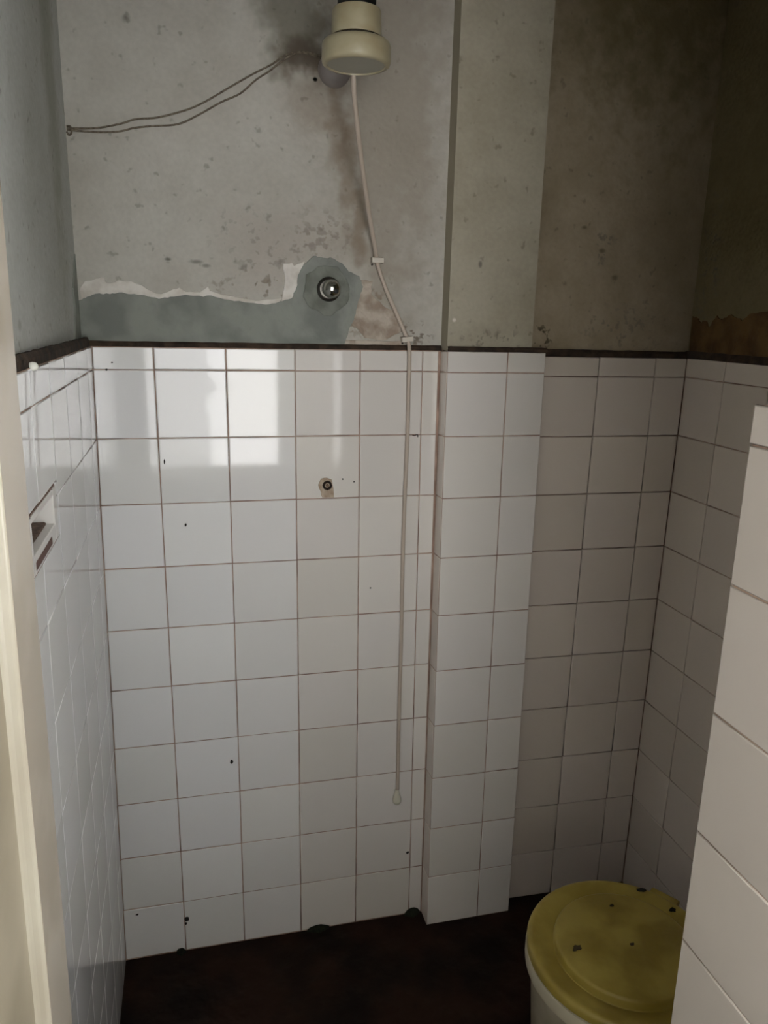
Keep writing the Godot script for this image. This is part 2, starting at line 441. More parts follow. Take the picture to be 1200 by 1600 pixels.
	cs.slab(poly([-0.019, 1.549, -0.012, 1.639, 0.003, 1.645, 0.012, 1.649, 0.023, 1.654, 0.051, 1.654, 0.069, 1.658, 0.093, 1.655, 0.119, 1.654, 0.148, 1.647, 0.172, 1.652, 0.203, 1.657, 0.240, 1.654, 0.256, 1.657, 0.294, 1.649, 0.337, 1.644, 0.372, 1.641, 0.399, 1.647, 0.429, 1.656, 0.439, 1.678, 0.443, 1.705, 0.456, 1.728, 0.477, 1.746, 0.498, 1.743, 0.519, 1.743, 0.541, 1.733, 0.555, 1.716, 0.579, 1.707, 0.588, 1.685, 0.582, 1.669, 0.575, 1.641, 0.568, 1.613, 0.558, 1.596, 0.550, 1.571, 0.544, 1.549], 0.0014, 4, 1.56), V(0, 0, -0.0105), Vector3.RIGHT, Vector3.UP, 0.004, 0.001)
	var cm := put("cement_patch", cs, cement, wb)
	cm.set_meta("label", "dark grey cement repair patch")
	# a slightly deeper smoothed ring of cement round the valve
	var cr := Shape.new()
	var ringp := []
	for k in 22:
		var rr := rng.randf_range(0.048, 0.057)
		ringp.append_array([0.508 + cos(TAU * k / 22) * rr, 1.676 + sin(TAU * k / 22) * rr])
	cr.slab(poly(ringp, 0.001, 2), V(0, 0, -0.0068), Vector3.RIGHT, Vector3.UP, 0.0014, 0.0012)
	put("cement_collar", cr, mottled(Color(0.50, 0.515, 0.485), Color(0.42, 0.43, 0.40), 0.02, 29, 3.0, 0.9, 2.0), cm)
	for fp in [[-0.005, 1.642, -0.007, 1.662, 0.004, 1.678, 0.025, 1.683, 0.042, 1.688, 0.042, 1.679, 0.052, 1.675, 0.069, 1.682, 0.094, 1.681, 0.119, 1.671, 0.138, 1.660, 0.153, 1.657, 0.175, 1.666, 0.191, 1.671, 0.203, 1.663, 0.233, 1.663, 0.250, 1.675, 0.254, 1.666, 0.277, 1.660, 0.351, 1.649, 0.407, 1.656, 0.393, 1.635, 0.337, 1.636, 0.256, 1.645, 0.150, 1.640, 0.036, 1.645],
			[0.407, 1.650, 0.415, 1.691, 0.411, 1.728, 0.430, 1.731, 0.435, 1.724, 0.457, 1.735, 0.449, 1.712, 0.445, 1.692, 0.442, 1.662, 0.428, 1.648]]:
		var s := Shape.new(); s.slab(poly(fp, 0.0012, 3), V(0, 0, -0.0105), Vector3.RIGHT, Vector3.UP, 0.0028, 0.0008)
		put("paint_flake", s, flake, wb).set_meta("label", "pale flaking paint edge")
	for fp in [[0.585, 1.699, 0.610, 1.697, 0.607, 1.670, 0.638, 1.643, 0.671, 1.629, 0.680, 1.615, 0.677, 1.587, 0.639, 1.569, 0.594, 1.574, 0.580, 1.592, 0.565, 1.600, 0.560, 1.619, 0.572, 1.641, 0.580, 1.669], [0.55, 1.568, 0.685, 1.568, 0.685, 1.552, 0.54, 1.552]]:
		var s := Shape.new(); s.slab(poly(fp, 0.0015, 3), V(0, 0, -0.0105), Vector3.RIGHT, Vector3.UP, 0.0022, 0.0008)
		put("bare_plaster", s, raw, wb).set_meta("label", "beige bare plaster where paint has come off")
	# a dab of raw mortar round the old outlet in the tile, and small dirt on the tiles
	var dab := Shape.new()
	dab.slab(poly([0.487, 1.238, 0.494, 1.252, 0.507, 1.254, 0.519, 1.249, 0.523, 1.226, 0.524, 1.207, 0.497, 1.207, 0.493, 1.222], 0.001, 2), V(0, 0, 0.0), Vector3.RIGHT, Vector3.UP, 0.0012, 0.0004)
	put("mortar_dab", dab, mottled(Color(0.74, 0.68, 0.61), Color(0.64, 0.56, 0.48), 0.03, 95, 6.0, 0.9), wb)
	var dirt := mat(Color(0.10, 0.08, 0.07), 0.9)
	for d in [[0.271, 0.540, 0.0035, 0.006], [0.1837, 1.154, 0.0022, 0.004], [0.146, 0.098, 0.006, 0.006], [0.143, 0.085, 0.003, 0.004], [0.736, 0.201, 0.004, 0.004], [0.545, 1.250, 0.0016, 0.0016], [0.572, 1.243, 0.0014, 0.0014], [0.617, 0.975, 0.0018, 0.0018], [0.025, 0.135, 0.004, 0.0025], [0.144, 1.3, 0.0015, 0.0055], [0.035, 1.5, 0.002, 0.002], [0.047, 1.515, 0.0015, 0.0015]]:
		var pts := []
		for k in 9:
			var rr := rng.randf_range(0.75, 1.2)
			pts.append_array([d[0] + cos(TAU * k / 9) * d[2] * rr, d[1] + sin(TAU * k / 9) * d[3] * rr])
		var s := Shape.new(); s.slab(poly(pts, 0.0, 1), V(0, 0, 0), Vector3.RIGHT, Vector3.UP, 0.0009, 0.0003)
		put("dirt_speck", s, dirt, wb)
	var ht := Shape.new()
	ht.tube(curve([V(0.711, 1.3515, 0.001), V(0.717, 1.351, 0.002), V(0.722, 1.353, 0.002), V(0.7245, 1.351, 0.002), V(0.7245, 1.347, 0.001)], 4), 0.0009, 6)
	put("cobweb_thread", ht, dirt, wb)
	for d in [[0.49, 0.034, 0.010], [0.128, 0.013, 0.009], [0.755, 0.024, 0.012]]:
		var pts := []
		for k in 14: pts.append_array([d[0] + cos(TAU * k / 14) * d[0] * 0.0 + cos(TAU * k / 14) * d[1] * rng.randf_range(0.8, 1.1), 0.001 + maxf(0.0, sin(TAU * k / 14)) * d[2] * 1.6 * rng.randf_range(0.8, 1.1)])
		var s := Shape.new()
		for k in 13:
			var a := Vector2(pts[k * 2], pts[k * 2 + 1]); var b := Vector2(pts[k * 2 + 2], pts[k * 2 + 3])
			s.quad(V(a.x, a.y, 0.006), V(b.x, b.y, 0.006), V(d[0], 0.0, 0.016), V(d[0], 0.0, 0.016)) if a.distance_to(b) > 0.0001 else null
			s.quad(V(d[0], 0, 0.016), V(a.x, a.y, 0.003), V(b.x, b.y, 0.003), V(d[0], d[2] * 0.6, 0.010))
		put("moss_clump", s, mottled(Color(0.12, 0.15, 0.08), Color(0.05, 0.07, 0.04), 0.05, 33, 10.0, 1.0), wb)

	# ------------------------------------------------ left wall
	var wl := structure("wall_left", "left wall with glossy white tiles and grey painted plaster above", "wall")
	var lean := func(y: float) -> float: return 0.0117 * (y - 0.8)
	var lb := Shape.new()
	for e in [[0.0, 1.292, -0.2, 1.3], [1.292, 1.548, -0.2, 0.556], [1.292, 1.548, 0.76, 1.3], [1.374, 1.548, 0.556, 0.76]]:
		var b0: float = lean.call(e[0]) - 0.0014; var b1: float = lean.call(e[1]) - 0.0014
		lb.hexa([V(-0.2, e[0], e[3]), V(b0, e[0], e[3]), V(b1, e[1], e[3]), V(-0.2, e[1], e[3]), V(-0.2, e[0], e[2]), V(b0, e[0], e[2]), V(b1, e[1], e[2]), V(-0.2, e[1], e[2])])
	lb.box(V(-0.2, 1.292, 0.556), V(-0.07, 1.374, 0.76))
	put("mortar_bed", lb, grout, wl)
	var ml := plaster_mat(1.32, 1.07, 600, Color(0.79, 0.80, 0.79), Color(0.73, 0.74, 0.72), [[0.6, 0.5, 0.05, 0.9, 0.25, Color(0.44, 0.44, 0.36), 0.0], [1.15, 0.55, 0.10, 0.6, 0.3, Color(0.42, 0.42, 0.33), 0.0], [0.70, 0.05, 0.015, 0.01, 0.3, gry, 0.0]], 43)
	plaster(wl, V(-0.013, 1.55, 1.3), Vector3.FORWARD, Vector3.UP, 1.32, 1.07, 0.18, ml, 43)
	var ZL := [0.0, 0.084, 0.234, 0.386, 0.532, 0.682, 0.832, 0.982, 1.08]
	for r in 11:
		var y1: float = TOP if r == 0 else ROWS[r - 1]; var y0: float = ROWS[r]
		for c in 8:
			var z0: float = ZL[c]; var z1: float = ZL[c + 1]
			var a0 := y0; var a1 := y1
			if c in [4, 5] and r == 1: a0 = 1.374
			if c in [4, 5] and r == 2: a1 = 1.292
			if c == 3 and r in [1, 2]: z1 = 0.532
			tile(wl, V(lean.call(a0), a0, z1), V(lean.call(a0), a0, z0), V(lean.call(a1), a1, z0), V(lean.call(a1), a1, z1), 4, 0.0005)
			if c == 4 and r == 1: tile(wl, V(lean.call(1.3526), 1.3526, 0.556), V(lean.call(1.3526), 1.3526, 0.532), V(lean.call(1.374), 1.374, 0.532), V(lean.call(1.374), 1.374, 0.556), 4, 0.0005)
			if c == 4 and r == 2: tile(wl, V(lean.call(1.292), 1.292, 0.556), V(lean.call(1.292), 1.292, 0.532), V(lean.call(1.3526), 1.3526, 0.532), V(lean.call(1.3526), 1.3526, 0.556), 4, 0.0005)
			if c == 5 and r == 1: tile(wl, V(lean.call(1.3526), 1.3526, 0.832), V(lean.call(1.3526), 1.3526, 0.7605), V(lean.call(1.374), 1.374, 0.7605), V(lean.call(1.374), 1.374, 0.832), 4, 0.0005)
			if c == 5 and r == 2: tile(wl, V(lean.call(1.292), 1.292, 0.832), V(lean.call(1.292), 1.292, 0.7605), V(lean.call(1.3526), 1.3526, 0.7605), V(lean.call(1.3526), 1.3526, 0.832), 4, 0.0005)
	var cl := Shape.new()
	cl.slab(poly([-0.005, 1.552, -0.11, 1.552, -0.085, 1.58, -0.06, 1.626, -0.067, 1.662, -0.03, 1.70, -0.006, 1.73], 0.002, 3, 1.56), V(-0.0135, 0, 0), Vector3.FORWARD, Vector3.UP, 0.004, 0.001)
	put("cement_patch", cl, cement, wl).set_meta("label", "grey cement smeared round the corner")

	# ------------------------------------------------ right wall
	var wr := structure("wall_right", "right wall with dingy tiles and plaster, both darkened for shade, and a bare brown patch", "wall")
	var rb := Shape.new()   # leans with its tiles
	rb.hexa([V(1.4051, 0, 1.3), V(1.6, 0, 1.3), V(1.6, 1.538, 1.3), V(1.4174, 1.538, 1.3), V(1.4051, 0, -0.2), V(1.6, 0, -0.2), V(1.6, 1.538, -0.2), V(1.4174, 1.538, -0.2)])
	put("mortar_bed", rb, grout, wr)
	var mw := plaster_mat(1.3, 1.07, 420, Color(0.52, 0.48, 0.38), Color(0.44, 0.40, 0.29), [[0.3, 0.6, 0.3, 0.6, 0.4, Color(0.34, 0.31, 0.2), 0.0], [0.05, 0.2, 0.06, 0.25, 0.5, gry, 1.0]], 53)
	plaster(wr, V(1.427, 1.54, 0.0), Vector3.BACK, Vector3.UP, 1.3, 1.08, 0.17, mw, 53)  # dark plaster colour holds the shade of this side
	var ZR := [0.018, 0.166, 0.316, 0.466, 0.616, 0.766, 0.916, 1.08]
	for r in 11:
		var y1: float = TOP if r == 0 else ROWS[r - 1]; var y0: float = ROWS[r]
		y1 -= 0.0085; if r < 10: y0 -= 0.0085
		for c in 7:
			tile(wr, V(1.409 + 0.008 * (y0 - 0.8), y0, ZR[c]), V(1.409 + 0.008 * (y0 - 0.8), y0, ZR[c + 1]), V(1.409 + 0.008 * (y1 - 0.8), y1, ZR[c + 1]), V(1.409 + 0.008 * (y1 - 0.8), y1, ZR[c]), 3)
	var bp := Shape.new()
	bp.slab(poly([-0.01, 1.545, -0.006, 1.64, -0.025, 1.636, -0.04, 1.625, -0.06, 1.63, -0.075, 1.615, -0.10, 1.642, -0.12, 1.632, -0.15, 1.645, -0.19, 1.63, -0.22, 1.648, -0.27, 1.652, -0.33, 1.665, -0.42, 1.648, -0.46, 1.60, -0.50, 1.545], 0.003, 4, 1.56), V(1.4275, 0, 0), Vector3.FORWARD, Vector3.UP, -0.0035, 0.0)
	put("bare_patch", bp, bare, wr).set_meta("label", "brown bare patch where plaster has fallen")

	# ------------------------------------------------ wall with the doorway
	var wf := structure("wall_front", "white tiled edge of the doorway wall on the right", "wall")
	bx(wf, "mortar_bed", V(0.7572, 0, 1.0825), V(1.6, 1.545, 1.28), grout)
	var mfr := plaster_mat(0.2, 1.07, 100, Color(0.66, 0.64, 0.6), Color(0.6, 0.57, 0.5), [], 63)
	plaster(wf, V(0.772, 1.548, 1.094), Vector3.BACK, Vector3.UP, 0.186, 1.07, 0.8, mfr, 63)
	bx(wf, "masonry", V(-1.1, 0, 1.09), V(0.035, CEIL, 1.28), white_paint)
	bx(wf, "lintel", V(0.03, 2.12, 1.09), V(0.78, CEIL, 1.28), white_paint)
	bx(wf, "masonry", V(1.55, 0, 1.09), V(2.1, CEIL, 1.28), white_paint)
	var YF := [1.546, 1.5045, 1.3535, 1.2035, 1.0535, 0.9045, 0.756, 0.606, 0.456, 0.306, 0.156, 0.001]
	for r in 11:
		var y1: float = YF[r]; var y0: float = YF[r + 1]
		var z0 := 1.0785 + 0.006 * (1.5 - y0); var z1 := 1.0785 + 0.006 * (1.5 - y1)
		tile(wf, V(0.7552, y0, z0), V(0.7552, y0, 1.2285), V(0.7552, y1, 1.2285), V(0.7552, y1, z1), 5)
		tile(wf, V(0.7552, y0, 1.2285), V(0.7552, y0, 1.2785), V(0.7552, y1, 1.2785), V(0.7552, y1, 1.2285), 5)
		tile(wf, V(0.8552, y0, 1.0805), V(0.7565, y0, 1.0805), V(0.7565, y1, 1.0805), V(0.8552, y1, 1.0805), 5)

	# ------------------------------------------------ trims: the old mortar line on top of the tiles
	var t1 := structure("trim_1", "dark ragged mortar line along the top of the tiles on the back wall", "trim")
	mortar(t1, V(-0.004, 1.547, -0.002), V(0.777, 1.547, -0.002), Vector3.BACK, 0.0125, dark_mortar)
	mortar(t1, V(0.775, 1.547, 0.049), V(1.02, 1.547, 0.049), Vector3.BACK, 0.0125, dark_mortar)
	mortar(t1, V(0.7775, 1.547, 0.0), V(0.7775, 1.547, 0.05), Vector3.LEFT, 0.0125, dark_mortar)
	mortar(t1, V(1.015, 1.539, 0.005), V(1.43, 1.536, 0.015), Vector3.BACK, 0.017, dark_mortar)
	var t2 := structure("trim_2", "brown mortar band along the top of the tiles on the left wall", "trim")
	mortar(t2, V(0.006, 1.547, 0.0), V(0.006, 1.547, 1.08), Vector3.RIGHT, 0.019, dark_mortar)
	var t3 := structure("trim_3", "black mortar line along the top of the tiles on the right wall", "trim")
	mortar(t3, V(1.416, 1.5375, 0.0), V(1.416, 1.5375, 1.08), Vector3.LEFT, 0.018, dark_mortar)

	# ------------------------------------------------ door frame on the left
	var df := structure("door_1", "cream painted wooden door frame at the left edge, glossy and worn", "door frame")
	var zf := func(y: float) -> float: return 1.0655 + 0.032 * (1.55 - y)
	var zn := func(y: float) -> float: return 1.1485 + 0.032 * (1.55 - y)
	var js := Shape.new()
	for seg in 8:
		var y0 := 2.12 * seg / 8; var y1 := 2.12 * (seg + 1) / 8
		js.hexa([V(0.02, y0, zn.call(y0) - 0.002), V(0.07, y0, zn.call(y0) - 0.002), V(0.07, y1, zn.call(y1) - 0.002), V(0.02, y1, zn.call(y1) - 0.002), V(0.02, y0, zf.call(y0)), V(0.07, y0, zf.call(y0)), V(0.07, y1, zf.call(y1)), V(0.02, y1, zf.call(y1))])
	put("door_stop", js, reveal_paint, df)
	var ar := Shape.new()   # the rounded front edge of the stop, down to the rebate
	var prof := [Vector2(0.0700, -0.004)]
	for k in 7:
		var a := PI / 2 * k / 6
		prof.append(Vector2(0.0655 + 0.0045 * cos(a), -0.004 + 0.0045 * sin(a)))
	prof.append_array([Vector2(0.0625, 0.0008), Vector2(0.0600, 0.0014), Vector2(0.0572, 0.0025)])
	for i in prof.size() - 1:
		var p: Vector2 = prof[i]; var q: Vector2 = prof[i + 1]
		ar.quad(V(p.x, 0, zn.call(0.0) + p.y), V(p.x, 2.12, zn.call(2.12) + p.y), V(q.x, 2.12, zn.call(2.12) + q.y), V(q.x, 0, zn.call(0.0) + q.y))
	put("edge_bead", ar, mottled(Color(0.68, 0.66, 0.60), Color(0.63, 0.60, 0.54), 0.01, 78, 1.5, 0.3), df)
	var jb := Shape.new()
	jb.hexa([V(-0.02, 0, 1.34), V(0.058, 0, 1.34), V(0.058, 2.12, 1.34), V(-0.02, 2.12, 1.34), V(-0.02, 0, zn.call(0.0) - 0.01), V(0.058, 0, zn.call(0.0) - 0.01), V(0.058, 2.12, zn.call(2.12) - 0.01), V(-0.02, 2.12, zn.call(2.12) - 0.01)])
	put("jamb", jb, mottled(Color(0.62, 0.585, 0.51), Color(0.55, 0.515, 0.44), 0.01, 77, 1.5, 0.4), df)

	# ------------------------------------------------ corridor behind the camera, with its window
	var wc := structure("wall_corridor", "whitewashed corridor walls", "wall")
	bx(wc, "side_wall", V(-1.1, 0, 1.28), V(-0.9, CEIL, 3.1), white_paint)
	var WZ := 2.9
	var WX0 := -0.4; var WX1 := 0.78; var WY0 := 0.69; var WY1 := 2.3
	var SY0 := 0.75; var SY1 := 2.45; var SZ0 := 1.42; var SZ1 := 2.8
	for f in [[-0.9, WX0, 0.0, CEIL], [WX1, 1.9, 0.0, CEIL], [WX0, WX1, 0.0, WY0], [WX0, WX1, WY1, CEIL]]:
		bx(wc, "window_wall", V(f[0], f[2], WZ), V(f[1], f[3], WZ + 0.15), white_paint)
	for f in [[1.28, SZ0, 0.0, CEIL], [SZ1, 3.05, 0.0, CEIL], [SZ0, SZ1, 0.0, SY0], [SZ0, SZ1, SY1, CEIL]]:
		bx(wc, "side_wall", V(1.9, f[2], f[0]), V(2.05, f[3], f[1]), white_paint)
	var bounce_damper := mat(Color(0.32, 0.33, 0.32), 0.7)  # dark unseen paint added to damp low bounce light
	bx(wc, "bounce_damper", V(-0.9, 0, 1.28), V(-0.892, 1.25, 3.05), bounce_damper)
	var pr2 := structure("wall_low_blocker", "low wall added across the corridor to keep light off the lower tiles", "wall")
	bx(pr2, "low_blocker", V(-0.9, 0, 1.92), V(1.9, 0.835, 2.02), bounce_damper)  # unseen blocker added to darken the lower walls
	var wn := structure("window_1", "white framed corridor window", "window")
	for f in [[WX0, WX0 + 0.04, WY0, WY1], [WX1 - 0.04, WX1, WY0, WY1], [WX0, WX1, WY0, WY0 + 0.04], [WX0, WX1, WY1 - 0.04, WY1]]:
		bx(wn, "window_frame", V(f[0], f[2], WZ + 0.04), V(f[1], f[3], WZ + 0.09), white_paint)
	var ct := Shape.new()   # added sheer sheet: dims the window, its edge shaped as a person's reflected outline
	var edge := func(y: float) -> float: return 0.325 + 0.085 * exp(-pow((y - 1.235) / 0.06, 2.0)) + 0.012 * sin(y * 9.0)
	var cols := 48
	var rows_n := 40
	var cpt := func(i: int, j: int) -> Vector3:
		var y: float = lerpf(WY0 - 0.06, WY1 + 0.05, float(j) / rows_n)
		var x: float = lerpf(WX0 - 0.05, edge.call(y), float(i) / cols)
		return V(x, y, WZ - 0.03 + 0.016 * sin(i * 1.3) + 0.006 * sin(i * 0.37 + y * 2.0))
	for i in cols:
		for j in rows_n:
			ct.quad(cpt.call(i + 1, j), cpt.call(i, j), cpt.call(i, j + 1), cpt.call(i + 1, j + 1))
	var cloth := mat(Color(0.90, 0.89, 0.87), 0.95, 0.1)
	cloth.backlight_enabled = true; cloth.backlight = Color(1.0, 1.0, 1.0); cloth.transparency = BaseMaterial3D.TRANSPARENCY_ALPHA; cloth.albedo_color.a = 0.72; cloth.cull_mode = BaseMaterial3D.CULL_DISABLED
	put("silhouette_sheet", ct, cloth, wn)
	var vr := structure("ceiling_sky_blocker", "roof slabs added outside the corridor windows to block the upper sky", "roof")  # unseen canopy added to keep sky light off the low walls
	var board := mat(Color(0.45, 0.40, 0.34), 0.9)
	bx(vr, "sky_blocker", V(-2.6, 2.42, 3.05), V(4.2, 2.5, 5.4), board)
	bx(vr, "sky_blocker", V(2.05, 2.46, -0.2), V(4.2, 2.54, 3.05), board)
	var wn2 := structure("window_2", "unseen side window added to send daylight onto the left wall", "window")  # made-up opening, there to brighten the left wall
	for f in [[SZ0, SZ0 + 0.04, SY0, SY1], [SZ1 - 0.04, SZ1, SY0, SY1], [SZ0, SZ1, SY0, SY0 + 0.04], [SZ0, SZ1, SY1 - 0.04, SY1]]:
		bx(wn2, "window_frame", V(1.95, f[2], f[0]), V(2.0, f[3], f[1]), white_paint)

	# ================================================ things
	# ------------------------------------------------ electric shower
	var sh := thing("electric_shower", "cream plastic shower head with a wide ring at the bottom, on a wall arm", "shower head", V(0.515, 2.055, 0.24))
	var s1 := Shape.new()
	s1.lathe([Vector2(0.0, 0.003), Vector2(0.052, 0.003), Vector2(0.0525, 0.0), Vector2(0.0575, 0.0005), Vector2(0.0605, 0.003), Vector2(0.0618, 0.008), Vector2(0.0615, 0.030), Vector2(0.060, 0.036), Vector2(0.056, 0.0395), Vector2(0.044, 0.041)], Vector3.ZERO, Vector3.UP, 56)
	put("spray_ring", s1, plastic, sh)
	var sp := Shape.new()
	sp.lathe([Vector2(0.0, 0.0022), Vector2(0.051, 0.0022), Vector2(0.0515, 0.004)], Vector3.ZERO, Vector3.UP, 56)
	put("spray_plate", sp, mat(Color(0.66, 0.65, 0.60), 0.5), sh)
	var gv := Shape.new()
	gv.lathe([Vector2(0.0425, 0.039), Vector2(0.0425, 0.047)], Vector3.ZERO, Vector3.UP, 48)
	put("seam", gv, mat(Color(0.16, 0.13, 0.07), 0.8), sh)
	var bd := Shape.new()
	bd.lathe([Vector2(0.040, 0.046), Vector2(0.0445, 0.0465), Vector2(0.0448, 0.048), Vector2(0.0435, 0.086), Vector2(0.042, 0.089), Vector2(0.036, 0.0905)], Vector3.ZERO, Vector3.UP, 48)
	put("body", bd, plastic, sh)
	var cp := Shape.new()
	cp.lathe([Vector2(0.034, 0.088), Vector2(0.034, 0.12), Vector2(0.031, 0.125), Vector2(0.0, 0.126)], Vector3.ZERO, Vector3.UP, 40)
	put("top_cap", cp, black, sh)
	var am := Shape.new()
	am.tube([V(0, 0.066, -0.03), V(0, 0.066, -0.10), V(0, 0.064, -0.18), V(0, 0.060, -0.262)], 0.011, 16)
	put("supply_arm", am, plastic, sh)
	var fg := Shape.new()
	fg.lathe([Vector2(0.034, 0.0), Vector2(0.034, 0.010), Vector2(0.030, 0.020), Vector2(0.020, 0.026), Vector2(0.012, 0.028)], V(0.005, 0.060, -0.252), Vector3.BACK, 32)
	put("wall_flange", fg, mat(Color(0.56, 0.53, 0.52), 0.5), sh)

	# ------------------------------------------------ hose, with its end piece
	var ho := thing("shower_hose", "thin off-white hose running down from the shower to a small round end", "hose", V(0.698, 0.377, 0.010))
	var rel := func(a: Array) -> Array:
		var o := []
		for p in a: o.append(p - ho.position)
		return o
	var hz := Shape.new()
	hz.tube(rel.call(curve([V(0.520, 2.075, 0.188), V(0.528, 2.02, 0.168), V(0.555, 1.93, 0.108), V(0.588, 1.83, 0.045), V(0.608, 1.772, 0.014), V(0.616, 1.742, 0.002), V(0.632, 1.698, 0.0), V(0.654, 1.650, 0.0), V(0.674, 1.611, 0.0), V(0.690, 1.577, 0.003), V(0.6955, 1.548, 0.0085), V(0.6962, 1.472, 0.0085), V(0.697, 1.353, 0.0085), V(0.695, 1.167, 0.0085), V(0.695, 1.005, 0.009), V(0.697, 0.835, 0.009), V(0.697, 0.658, 0.009), V(0.699, 0.410, 0.010)], 6)), 0.0047, 12)
	put("tube", hz, hose_m, ho)
	var hk := Shape.new()
	hk.lathe([Vector2(0.0, -0.012), Vector2(0.006, -0.0115), Vector2(0.0105, -0.006), Vector2(0.0115, 0.0), Vector2(0.0105, 0.008), Vector2(0.0075, 0.017), Vector2(0.006, 0.028), Vector2(0.0055, 0.032), Vector2(0.0, 0.032)], V(0.0, 0.0, 0.0), Vector3.UP, 24)
	put("end_piece", hk, mat(Color(0.84, 0.83, 0.76), 0.3), ho)

	# ------------------------------------------------ clips
	var clips := [[V(0.6165, 1.742, -0.010), 0.0, "small white plastic clip holding the hose halfway up the plaster"], [V(0.690, 1.573, -0.010), 0.12, "small white clip holding the hose just above the tiles"]]
	var first: Node3D = null
	for c in clips:
		var k: Node3D
		if first == null:
			k = thing("hose_clip", c[2], "clip", c[0], "clips on the shower hose")
			var cb := Shape.new()
			cb.soft_box(V(-0.0125, -0.0058, 0.0), V(-0.006, 0.0058, 0.016), 0.001); cb.soft_box(V(0.006, -0.0058, 0.0), V(0.0145, 0.0058, 0.016), 0.001)
			put("foot", cb, clip_m, k)
			var cc := Shape.new()
			cc.soft_box(V(-0.0125, -0.0058, 0.0165), V(0.0145, 0.0058, 0.0195), 0.001)
			put("strap", cc, clip_m, k)
			var nl := Shape.new()
			nl.lathe([Vector2(0.0022, 0.0), Vector2(0.0022, 0.007), Vector2(0.0014, 0.008), Vector2(0.0, 0.008)], V(-0.0085, -0.0085, -0.002), Vector3.BACK, 12)
			put("nail", nl, mat(Color(0.2, 0.17, 0.15), 0.5), k)
			first = k
		else:
			k = first.duplicate()
			k.name = numbered("hose_clip", self)
			add_child(k, true)
			k.position = c[0]; k.set_meta("label", c[2])
		k.rotation.z = c[1]

	# ------------------------------------------------ electric wires
	var wi := thing("electric_wire", "pair of thin dusty wires sagging from the left corner to the shower", "wire", V(-0.007, 1.963, -0.006))
	var w1 := [-0.010, 1.965, 0.044, 1.969, 0.093, 1.981, 0.120, 1.991, 0.161, 1.997, 0.217, 2.015, 0.253, 2.032, 0.288, 2.053, 0.326, 2.077, 0.359, 2.096, 0.391, 2.114, 0.421, 2.134, 0.457, 2.142, 0.496, 2.138]
	var w2 := [-0.010, 1.962, 0.044, 1.962, 0.086, 1.966, 0.117, 1.975, 0.154, 1.981, 0.201, 1.988, 0.242, 2.008, 0.287, 2.035, 0.326, 2.054, 0.358, 2.082, 0.385, 2.100, 0.411, 2.121, 0.437, 2.137, 0.463, 2.140, 0.496, 2.133]
	var wire_m := mottled(Color(0.52, 0.48, 0.42), Color(0.36, 0.32, 0.27), 0.05, 41, 8.0, 0.8)
	for w in [w1, w2]:
		var pts := []
		for i in range(0, w.size(), 2):
			pts.append(V(w[i], w[i + 1], -0.0055 + rng.randf_range(-0.001, 0.002)) - wi.position)
		pts.append(V(0.503, 2.134, 0.006) - wi.position)
		var s := Shape.new(); s.tube(curve(pts, 5), 0.0019, 8)
		put("strand", s, wire_m, wi)
	var wk := Shape.new()
	wk.tube(curve([V(-0.003, 0.006, 0.0), V(0.004, 0.005, 0.002), V(0.005, -0.006, 0.002), V(0.0, -0.010, 0.0), V(-0.004, -0.004, 0.0)], 4), 0.0018, 8)
	put("knot", wk, wire_m, wi)

	# ------------------------------------------------ valve stem in the cement
	var va := thing("shower_valve", "shiny chrome domed valve stem set in the grey cement patch", "valve", V(0.510, 1.6775, -0.006))
	var chrome := mat(Color(0.72, 0.72, 0.70), 0.16); chrome.metallic = 1.0
	var v1 := Shape.new()
	v1.lathe([Vector2(0.0265, 0.0), Vector2(0.0265, 0.004), Vector2(0.0245, 0.007), Vector2(0.0205, 0.0085), Vector2(0.0195, 0.004), Vector2(0.016, 0.004)], Vector3.ZERO, Vector3.BACK, 40)
	var steel := mat(Color(0.38, 0.37, 0.35), 0.35); steel.metallic = 1.0
	put("escutcheon", v1, steel, va)
	var v2 := Shape.new()
	v2.lathe([Vector2(0.0175, 0.002), Vector2(0.0190, 0.014), Vector2(0.0200, 0.022), Vector2(0.0198, 0.027), Vector2(0.0180, 0.033), Vector2(0.0145, 0.038), Vector2(0.009, 0.0415), Vector2(0.004, 0.043), Vector2(0.0, 0.0433)], Vector3.ZERO, Vector3(0.12, 0.03, 1.0), 40)
	put("dome", v2, chrome, va)
	var v3 := Shape.new()
	v3.lathe([Vector2(0.0045, 0.040), Vector2(0.0045, 0.0475), Vector2(0.003, 0.0485), Vector2(0.0, 0.0485)], Vector3(0.004, -0.006, 0.0), Vector3(0.12, 0.03, 1.0), 16)
	put("spindle", v3, mat(Color(0.05, 0.05, 0.05), 0.5), va)

	# ------------------------------------------------ old outlet stub in a tile
	var ou := thing("pipe_outlet", "rusty brown pipe end poking out of a chipped tile", "pipe", V(0.508, 1.2365, 0.0))
	var rust := mottled(Color(0.20, 0.12, 0.06), Color(0.07, 0.045, 0.03), 0.05, 71, 20.0, 0.9)
	var o1 := Shape.new()
	o1.lathe([Vector2(0.0115, 0.0), Vector2(0.0115, 0.004), Vector2(0.0095, 0.0055), Vector2(0.0065, 0.005), Vector2(0.006, 0.001), Vector2(0.0, 0.001)], Vector3.ZERO, Vector3.BACK, 8)
	put("collar", o1, rust, ou)
	var o2 := Shape.new()
	o2.lathe([Vector2(0.0034, 0.0), Vector2(0.0034, 0.0075), Vector2(0.0026, 0.0085), Vector2(0.0, 0.0085)], Vector3.ZERO, Vector3.BACK, 16)
	put("stub", o2, mat(Color(0.50, 0.40, 0.32), 0.6), ou)

	# ------------------------------------------------ knob on the mortar band
	var kn := thing("wall_knob", "tiny glossy white knob on the brown mortar band beside the door frame", "knob", V(-0.002, 1.5495, 0.6588))
	var k1 := Shape.new()
